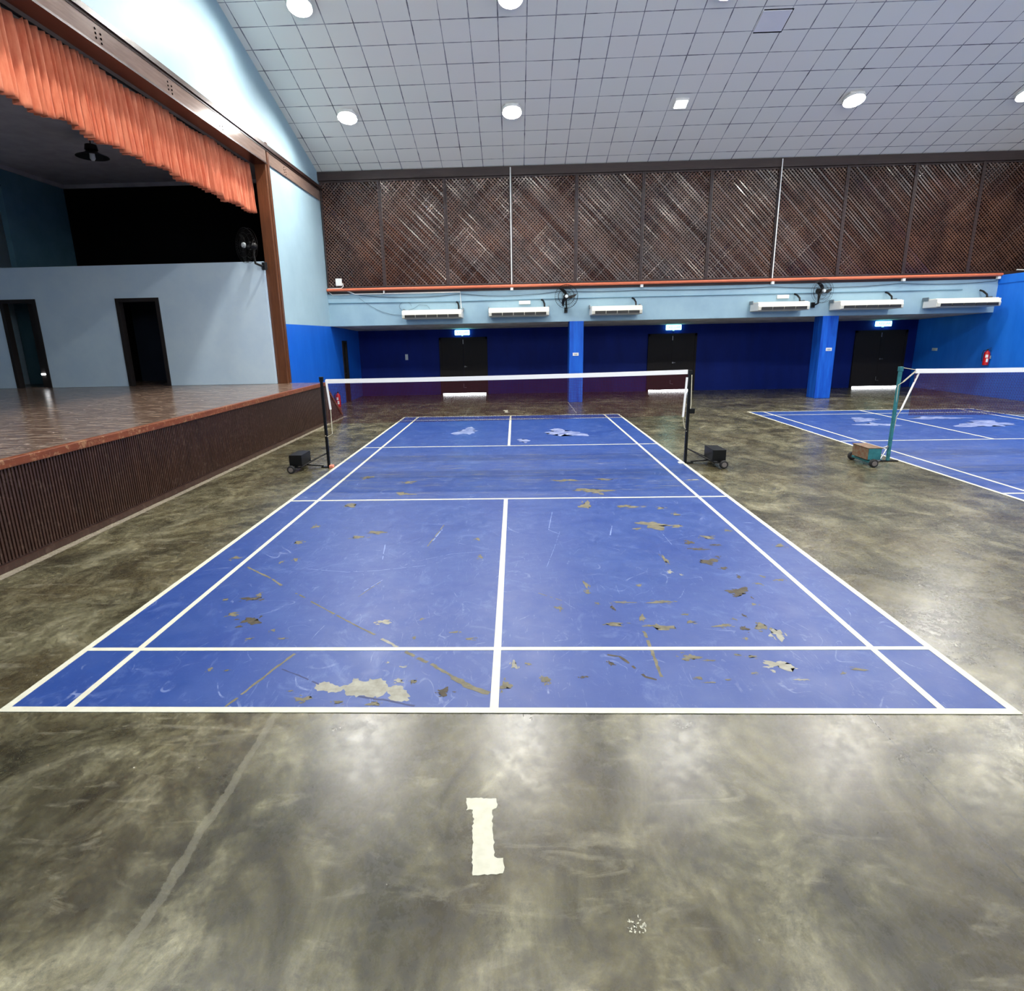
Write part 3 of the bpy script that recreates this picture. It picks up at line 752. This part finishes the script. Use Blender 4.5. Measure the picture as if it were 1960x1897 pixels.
ELL = [[-1.195, 0.132, 0.053, 0.034, "g"], [-1.311, 0.22, 0.018, 0.01, "g"], [-0.744, 0.086, 0.04, 0.028, "g"], [-0.969, 0.104, 0.029, 0.023, "g"], [-0.637, 0.334, 0.037, 0.025, "p"], [-0.328, 0.211, 0.047, 0.044, "d"], [-0.537, 0.323, 0.022, 0.032, "g"], [-2.174, 1.573, 0.083, 0.045, "d"], [-2.132, 1.648, 0.025, 0.046, "g"], [-2.189, 1.277, 0.055, 0.04, "g"], [-1.989, 1.163, 0.091, 0.069, "d"], [-1.745, 1.01, 0.023, 0.024, "g"], [-1.878, 0.882, 0.026, 0.022, "g"], [-1.628, 0.881, 0.031, 0.017, "g"], [-2.244, 2.413, 0.023, 0.04, "g"], [-2.77, 2.55, 0.044, 0.053, "g"], [-2.118, 2.486, 0.029, 0.041, "g"], [-2.389, 1.557, 0.025, 0.026, "g"], [-1.962, 0.466, 0.026, 0.023, "g"], [-1.839, 0.454, 0.019, 0.011, "g"], [-0.335, 0.973, 0.036, 0.023, "g"], [-0.618, 1.185, 0.018, 0.022, "g"], [-0.214, 0.875, 0.042, 0.019, "g"], [-0.627, 0.89, 0.021, 0.022, "g"], [-1.474, 3.314, 0.088, 0.08, "g"], [-1.65, 3.157, 0.097, 0.044, "g"], [-2.093, 4.444, 0.103, 0.081, "g"], [-2.272, 3.539, 0.046, 0.071, "g"], [-2.274, 2.988, 0.053, 0.06, "g"], [-1.49, 5.013, 0.137, 0.082, "g"], [-1.519, 5.71, 0.103, 0.084, "g"], [-2.266, 6.056, 0.093, 0.13, "g"], [-0.907, 1.14, 0.074, 0.037, "p"], [-0.227, 2.528, 0.029, 0.052, "g"], [-0.289, 3.062, 0.031, 0.049, "g"], [-0.637, 0.495, 0.026, 0.014, "p"], [-0.752, 0.553, 0.013, 0.012, "p"], [0.119, 0.522, 0.025, 0.051, "p"], [0.066, 0.283, 0.036, 0.061, "g"], [0.214, 0.534, 0.025, 0.019, "g"], [0.326, 0.345, 0.03, 0.038, "g"], [1.739, 3.496, 0.193, 0.151, "g"], [1.056, 4.331, 0.085, 0.173, "g"], [1.579, 4.269, 0.144, 0.085, "g"], [2.117, 3.902, 0.041, 0.061, "g"], [1.988, 4.171, 0.059, 0.049, "g"], [2.522, 3.274, 0.041, 0.038, "g"], [2.226, 3.062, 0.07, 0.06, "g"], [1.985, 2.891, 0.055, 0.057, "d"], [2.023, 2.694, 0.104, 0.032, "d"], [2.235, 2.817, 0.058, 0.028, "d"], [2.021, 2.361, 0.108, 0.077, "d"], [2.143, 2.483, 0.027, 0.025, "d"], [2.105, 2.186, 0.043, 0.032, "d"], [2.046, 1.669, 0.098, 0.094, "d"], [2.169, 1.983, 0.025, 0.034, "d"], [2.888, 2.785, 0.047, 0.055, "g"], [2.388, 1.984, 0.03, 0.025, "g"], [2.505, 1.907, 0.041, 0.033, "g"], [2.284, 1.829, 0.032, 0.028, "g"], [1.611, 2.418, 0.025, 0.123, "g"], [1.575, 2.1, 0.031, 0.035, "p"], [1.662, 2.038, 0.015, 0.026, "p"], [0.926, 1.368, 0.021, 0.04, "d"], [1.028, 1.47, 0.093, 0.017, "g"], [1.337, 1.474, 0.1, 0.035, "g"], [1.123, 1.188, 0.023, 0.068, "g"], [0.889, 1.095, 0.086, 0.03, "g"], [1.26, 1.037, 0.119, 0.041, "g"], [1.482, 1.125, 0.043, 0.024, "g"], [1.474, 1.249, 0.029, 0.025, "g"], [1.711, 1.064, 0.077, 0.029, "g"], [1.855, 1.019, 0.03, 0.043, "d"], [1.991, 1.048, 0.063, 0.052, "g"], [1.832, 1.168, 0.021, 0.018, "g"], [1.932, 1.223, 0.017, 0.025, "d"], [2.084, 1.425, 0.03, 0.02, "g"], [2.067, 0.934, 0.054, 0.083, "p"], [1.334, 0.615, 0.064, 0.048, "g"], [1.448, 0.574, 0.038, 0.014, "g"], [1.662, 0.645, 0.028, 0.015, "g"], [1.757, 0.626, 0.032, 0.019, "g"], [1.9, 0.52, 0.105, 0.064, "p"], [1.316, 0.367, 0.033, 0.017, "g"], [1.377, 0.315, 0.041, 0.01, "g"], [1.494, 0.346, 0.03, 0.008, "g"], [0.577, 0.377, 0.03, 0.017, "d"], [0.778, 0.533, 0.023, 0.032, "d"], [0.326, 0.345, 0.03, 0.038, "g"], [1.954, 0.347, 0.053, 0.012, "p"], [1.688, 0.421, 0.024, 0.013, "g"], [2.383, 0.464, 0.042, 0.022, "g"], [2.263, 0.421, 0.024, 0.013, "g"], [0.76, 1.829, 0.025, 0.08, "g"], [0.758, 1.673, 0.029, 0.045, "g"], [0.809, 1.454, 0.019, 0.028, "g"], [1.228, 1.803, 0.023, 0.04, "g"], [0.485, 1.372, 0.031, 0.04, "g"], [1.251, 5.083, 0.239, 0.145, "g"], [0.917, 5.713, 0.172, 0.095, "g"], [1.51, 5.744, 0.142, 0.06, "g"], [2.853, 5.654, 0.083, 0.047, "p"], [1.811, 0.867, 0.02, 0.027, "g"]]
SMEAR = [[8.785, 11.649, 0.342, 0.328, "p"], [8.633, 10.78, 0.388, 0.269, "p"], [10.99, 10.656, 0.622, 0.482, "p"], [10.641, 11.711, 0.504, 0.304, "p"], [-1.031, 10.662, 0.289, 0.445, "p"], [1.25, 10.258, 0.395, 0.531, "p"], [0.315, 9.276, 0.114, 0.246, "p"]]
POLY = [[[-1.174, 0.26], [-1.159, 0.323], [-1.093, 0.312], [-1.007, 0.271], [-0.94, 0.292], [-0.942, 0.366], [-0.86, 0.313], [-0.809, 0.355], [-0.726, 0.344], [-0.689, 0.261], [-0.609, 0.282], [-0.56, 0.211], [-0.527, 0.162], [-0.542, 0.114], [-0.635, 0.114], [-0.679, 0.211], [-0.708, 0.181], [-0.736, 0.152], [-0.821, 0.161], [-0.93, 0.171], [-0.968, 0.22], [-1.058, 0.2], [-1.128, 0.23]]]
STREAK = [[[[-2.536, 2.295], [-2.184, 2.015], [-2.009, 1.844]], 0.023, "g"], [[[-1.844, 1.702], [-1.702, 1.587]], 0.017, "g"], [[[-1.627, 1.513], [-1.115, 1.08], [-0.908, 0.919]], 0.018, "g"], [[[-0.871, 0.878], [-0.727, 0.757]], 0.025, "p"], [[[-0.661, 0.692], [-0.451, 0.534], [-0.28, 0.377]], 0.03, "g"], [[[-0.28, 0.377], [-0.161, 0.262], [-0.038, 0.192]], 0.049, "g"], [[[-1.449, 0.669], [-1.523, 0.454], [-1.649, 0.055]], 0.024, "g"], [[[-1.238, 1.601], [-1.113, 1.915]], 0.008, "g"], [[[-0.817, 2.838], [-0.723, 3.566]], 0.014, "g"], [[[1.093, 0.981], [1.09, 0.751], [1.084, 0.556], [1.079, 0.378]], 0.025, "g"], [[[0.771, 0.652], [0.851, 0.627], [0.918, 0.51], [0.976, 0.378], [1.041, 0.346]], 0.023, "d"], [[[0.328, 1.659], [0.519, 1.51]], 0.011, "g"], [[[-0.857, 0.161], [-0.66, 0.123], [-0.427, 0.046]], 0.017, "n"], [[[-1.465, 0.47], [-1.323, 0.398], [-1.148, 0.291]], 0.012, "n"], [[[-1.915, 2.238], [-1.492, 2.148], [-1.209, 2.18], [-0.757, 2.304]], 0.007, "w"], [[[-0.78, 2.462], [-0.531, 2.612], [-0.187, 2.681]], 0.006, "w"], [[[-1.22, 2.47], [-1.287, 2.906]], 0.012, "w"], [[[-1.218, 1.715], [-1.105, 1.957]], 0.008, "w"], [[[-0.781, 3.013], [-0.724, 3.394]], 0.015, "w"], [[[0.432, 2.246], [0.537, 2.753], [0.636, 3.292]], 0.005, "w"], [[[1.727, 2.925], [2.128, 3.139]], 0.006, "w"], [[[0.598, 4.054], [0.512, 3.361], [0.629, 3.195]], 0.009, "w"], [[[1.769, 3.262], [1.784, 2.838]], 0.006, "w"], [[[1.258, 3.476], [1.185, 3.15]], 0.013, "w"]]

# ---------------------------------------------------------------- courts
def rough(pts, jit, sub, seed):
    rnd = random.Random(seed); out = []
    n = len(pts)
    for i in range(n):
        a, b = Vector(pts[i]), Vector(pts[(i+1) % n])
        k = max(1, int((b-a).length/sub))
        nv = Vector((-(b-a).y, (b-a).x)); nv = nv.normalized() if nv.length > 0 else nv
        for q in range(k):
            p = a+(b-a)*q/k; out.append(p+nv*rnd.gauss(0, jit))
    return out
def blob(cx, cyy, rx, ry, seed):
    rnd = random.Random(seed); n = 40 if rx*ry > .0008 else 14
    ph1, ph2, ph3, ph4 = [rnd.uniform(0, 6.28) for _ in range(4)]
    out = []
    for i in range(n):
        a = 2*PI*i/n
        r_ = 1+.30*math.sin(2*a+ph1)+.24*math.sin(3*a+ph2)+.20*math.sin(5*a+ph4)+.14*math.sin(9*a+ph3)+rnd.uniform(-.16, .16)
        out.append((cx+rx*max(.15, r_)*math.cos(a)*.9, cyy+ry*max(.15, r_)*math.sin(a)*.9))
    return out
def make_court(name, label, x0, patches):
    c = MB().box(-3.04, 3.04, .005, 13.395, 0, .002).build(name, 'court'); c.location = (x0, 0, .0)
    tag(c, label, 'badminton court', 'blue badminton courts')
    def ln(xa, xb, ya, yb, nm='court_line'): MB().box(xa, xb, ya, yb, .002, .004 if yb-ya > 1 else .0046).build(nm, 'line', c)
    W = .05
    ln(-3.05, 3.05, 0, W); ln(-3.05, 3.05, 13.4-W, 13.4)
    ln(-3.05, -3.0, W, 13.4-W); ln(3.0, 3.05, W, 13.4-W)
    ln(-2.65, -2.605, W, 13.4-W); ln(2.605, 2.65, W, 13.4-W)
    ln(-3.0, 3.0, .71, .752); ln(-3.0, 3.0, 12.64, 12.68)
    ln(-3.0, 3.0, 4.675, 4.717); ln(-3.0, 3.0, 8.683, 8.725)
    ln(-.026, .026, W, 4.675); ln(-.026, .026, 8.725, 13.4-W)
    return c
c1 = make_court('badminton_court', 'blue painted badminton court in front of the stage, nearest the camera', 0, True)
c2 = make_court('badminton_court', 'blue painted badminton court at the right edge beside the blue wall', 9.67, False)
zz = {'g': 'bare', 'd': 'bared', 'p': 'barep', 'n': 'smear', 'w': 'scratch'}
nm_ = {'n': 'dark_skid_marks', 'w': 'pale_scratches'}
col_ = {k: MB() for k in 'gdpnw'}
def flatpoly(m, pts, z):
    vs = [m.bm.verts.new((p[0], p[1], z)) for p in pts]
    try: f = m.bm.faces.new(vs); bmesh.ops.triangulate(m.bm, faces=[f])
    except ValueError: pass
i = 0
def inside(x, y):   # keep off the painted lines
    return True
for (cx, cyy, rx, ry, k) in ELL:
    i += 1
    n = 1 if rx*ry < .004 else 3
    flatpoly(col_[k], blob(cx, cyy, rx*.85, ry*.85, i), .0030+i*2e-6)
    rnd = random.Random(i+900)
    for q in range(3):
        a = rnd.uniform(0, 6.28); d = rnd.uniform(.9, 1.5)
        flatpoly(col_[k], blob(cx+rx*d*math.cos(a), cyy+ry*d*math.sin(a), rx*rnd.uniform(.1, .35), ry*rnd.uniform(.1, .35), i*7+q), .0024+(i*4+q)*1e-6)
for pts in POLY: flatpoly(col_['p'], rough(pts, .007, .014, 5), .0026)
for si, (pts, wd, k) in enumerate(STREAK):
    rnd = random.Random(si+50); L_, R_ = [], []
    for s in range(len(pts)-1):
        a, b = Vector(pts[s]), Vector(pts[s+1]); d = (b-a); kk = max(2, int(d.length/.03)); nv = Vector((-d.y, d.x)).normalized()
        for q in range(kk+(1 if s == len(pts)-2 else 0)):
            p = a+d*q/kk; hw = wd*.5*rnd.uniform(.45, 1.25)
            L_.append(p+nv*hw); R_.append(p-nv*wd*.5*rnd.uniform(.45, 1.25))
    m = col_[k]
    VL = [m.bm.verts.new((p.x, p.y, .0028)) for p in L_]; VR = [m.bm.verts.new((p.x, p.y, .0028)) for p in R_]
    for q in range(len(VL)-1):
        if rnd.random() < .9: m.bm.faces.new((VL[q], VL[q+1], VR[q+1], VR[q]))
for k in 'gdpnw': stuff(col_[k].build(nm_.get(k, 'worn_patches'), zz[k], c1))
m = MB(); m2 = MB()
for i, (cx, cyy, rx, ry, k) in enumerate(SMEAR):
    if cx > 4: flatpoly(m2, [(p[0]-9.67, p[1]) for p in blob(cx, cyy, rx, ry, i+70)], .0024)
    else: flatpoly(m, blob(cx, cyy, rx, ry, i+70), .0024)
stuff(m.build('chalky_scuffs', 'chalk', c1)); stuff(m2.build('chalky_scuffs', 'chalk', c2))

# painted court numbers on the floor
I1 = [[-0.111, -0.654], [0.034, -0.654], [0.039, -0.716], [0.018, -0.725], [0.027, -0.856], [0.037, -0.982], [0.075, -0.984], [0.081, -1.029], [0.075, -1.058], [0.024, -1.063], [-0.052, -1.07], [-0.059, -0.958], [-0.064, -0.857], [-0.073, -0.727], [-0.102, -0.728]]
def painted(pts, label, z=.0015, seed=4):
    m = MB(); P = rough(pts, .0025, .012, seed)
    vs0 = [m.bm.verts.new((p[0], p[1], 0)) for p in P]; vs1 = [m.bm.verts.new((p[0], p[1], z)) for p in P]
    m.bm.faces.new(vs0[::-1]); f = m.bm.faces.new(vs1)
    for i in range(len(P)): m.bm.faces.new((vs0[i], vs0[(i+1) % len(P)], vs1[(i+1) % len(P)], vs1[i]))
    o = m.build('painted_number', 'floormark'); return tag(o, label, 'floor marking', 'white painted court numbers')
painted(I1, 'large white painted number 1 on the floor in front of the court')
painted([(-.155-p[0]*.0+(-(p[0])), 14.07+(-p[1]-.654)*1.45) for p in I1], 'tiny white painted number 1 on the floor behind the far end of the court')
o = tag(MB().box(0, .001, 0, .001, 0, .001).build('paint_speck', 'floormark'), 'white paint flecks on the floor right of the large painted number', 'paint')
bm = bmesh.new(); rnd = random.Random(8); mm = MB(); mm.bm.free(); mm.bm = bm
for q in range(26): flatpoly(mm, blob(.59+rnd.gauss(0, .022), -1.28+rnd.gauss(0, .018), rnd.uniform(.002, .007), rnd.uniform(.002, .007), q), .0012)
bm.to_mesh(o.data); bm.free()

# ---------------------------------------------------------------- net posts on weighted trolleys
def make_post(pm, boxm, boxtop):
    # base of the post at the origin, trolley towards -x
    r = thing('net_post', '', 'net post', (0, 0, 0), 0, 'badminton net posts')
    MB().box(-.022, .022, -.022, .022, .015, 1.56).build('post', pm, r, bevel=.004)
    MB().box(-.03, .03, -.03, .03, 1.50, 1.575).build('post_cap', 'blackm' if pm == 'blackm' else 'tealm', r, bevel=.004)
    MB().box(-.13, .16 if pm == 'tealm' else .03, -.035, .035, 0, .018).build('foot_plate', 'blackm', r)
    MB().box(-.56, -.34, -.36, .08, .105, .295).build('weight_box', boxm, r, bevel=.006)
    if boxtop: MB().box(-.57, -.33, -.37, .09, .295, .305).build('box_lid', boxtop, r)
    MB().tube([(-.50, -.38, .07), (-.50, .13, .07)], .028 if pm == 'tealm' else .018, 12).build('axle', pm, r)
    for yv in (-.45, .17):
        w_ = MB().lathe([(.03, 0), (.055, 0), (.068, .012), (.068, .045), (.055, .057), (.03, .057)], 24, Matrix.Translation((-.50, yv+.03, .068)) @ Matrix.Rotation(PI/2, 4, 'X')).build('wheel', 'rubber', r, smooth=True)
        MB().lathe([(.012, -.004), (.04, -.003), (.04, .06), (.012, .061)], 20, Matrix.Translation((-.50, yv+.03, .068)) @ Matrix.Rotation(PI/2, 4, 'X')).build('rim', 'rim', w_)
    for yv in (-.36, .10):
        MB().tube([(-.02, 0, .26), (-.36, yv, .09), (-.50, yv, .075)], .012, 8).build('brace', pm if pm == 'blackm' else 'steel', r)
    MB().tube([(-.10, 0, .03), (-.46, 0, .06)], .013, 8).build('base_bar', pm, r)
    return r
p1 = make_post('blackm', 'blackm', None); p1.location = (-3.147, 6.86, 0); p1['label'] = 'black net post with weighted trolley beside the stage'
p2 = dup(p1, (3.05, 6.843, 0), 'black net post with weighted trolley between the two courts', scale=(-1, 1, 1))
MB().box(.0, .09, -.04, .04, .86, .94).build('cleat', 'blackm', p2); bpy.data.objects['cleat'].location = (-.10, 0, 0)
MB().box(.02, .12, -.06, .03, 0, .025).build('white_block', 'white', p2, bevel=.008)
p3 = make_post('tealm', 'rust', 'rust'); p3.location = (6.426, 6.795, 0); p3['label'] = 'teal net post with rusty weighted trolley at the right court'
MB().box(-.345, -.338, -.355, .075, .11, .29).box(-.55, -.35, -.366, -.36, .11, .29).build('box_side', 'tealm', p3)
p4 = dup(p3, (12.95, 6.80, 0), 'teal net post on the blue wall side of the right court', scale=(-1, 1, 1))
MB().box(-.02, .05, -.04, .05, 0, .05).build('orange_block', 'clay', p1, bevel=.01)
o = bpy.data.objects['orange_block']; o.location = (.035, -.02, 0)

def make_net(name, label, x0, x1, yv, za, zm, zb, group):
    r = thing(name, label, 'badminton net', ((x0+x1)/2, yv, 0), 0, group)
    X0, X1 = x0-(x0+x1)/2, x1-(x0+x1)/2; n = 24
    def top(x):
        t = (x-X0)/(X1-X0); return za+(zb-za)*t-(((za+zb)/2-zm)*4*t*(1-t))
    m = MB()
    for i in range(n):
        a = X0+(X1-X0)*i/n; b = X0+(X1-X0)*(i+1)/n
        m.bar((a, 0, top(a)-.036), (b, 0, top(b)-.036), .006, .072, (0, 0, 1))
    m.build('top_tape', 'tape', r)
    m = MB(); D = .76; P = .0205
    nx = int((X1-X0)/P); nz = int((D-.07)/P); g = .0020
    for i in range(nx+1):
        x = X0+i*P; m.box(x-g, x+g, -g, g, top(x)-D, top(x)-.07)
    for j in range(nz+1):
        for i in range(8):
            a = X0+(X1-X0)*i/8; b = X0+(X1-X0)*(i+1)/8
            m.bar((a, 0, top(a)-.07-j*P), (b, 0, top(b)-.07-j*P), 2*g, 2*g)
    m.build('netting', 'netting', r)
    return r, top, X0, X1
n1, top, X0, X1 = make_net('badminton_net', 'badminton net with white top tape across the near court', -3.07, 3.01, 6.85, 1.535, 1.545, 1.585, 'badminton nets')
MB().bar((X0+.01, -.01, 1.52), (X0+.045, -.01, 1.02), .006, .035, (1, 0, 0)).build('side_tape', 'tape', n1)
MB().tube([(X0+.045, -.01, 1.02), (X0+.04, -.02, .60), (X0-.05, 0, .55), (X0-.09, -.01, .57)], .008, 6).build('tie_cord', 'rope', n1)
MB().bar((X1-.01, -.01, 1.46), (X1-.04, -.01, .80), .006, .035, (1, 0, 0)).build('side_tape', 'tape', n1)
MB().tube([(X1-.04, -.01, .80), (X1-.01, -.02, .62), (X1+.06, 0, .56), (X1+.02, -.04, .56)], .006, 6).build('tie_cord', 'rope', n1)
MB().tube([(X1+.06, -.03, 1.50), (X1+.075, -.03, 1.0), (X1+.07, -.03, .93)], .008, 6).build('pull_cord', 'rope', n1)
n2, top, X0, X1 = make_net('badminton_net', 'badminton net with white top tape across the right court', 6.67, 12.85, 6.80, 1.535, 1.525, 1.56, 'badminton nets')
MB().tube([(X0, 0, 1.52), (X0-.24, 0, 1.56)], .006, 6).build('head_cord', 'rope', n2)
MB().bar((X0, -.01, 1.50), (X0-.19, -.03, 1.33), .006, .022, (0, 0, 1)).tube([(X0-.19, -.03, 1.33), (X0-.26, -.03, 1.28), (X0-.25, -.02, .95)], .006, 6).build('tie_cord', 'rope', n2)
MB().bar((X0+.05, -.01, 1.46), (X0-.15, -.01, .86), .006, .042, (0, 1, 0)).build('side_tape', 'tape', n2)
MB().tube([(X0-.15, -.01, .86), (X0-.20, -.01, .76), (X0-.24, -.01, .2)], .006, 6).build('pull_cord', 'rope', n2)
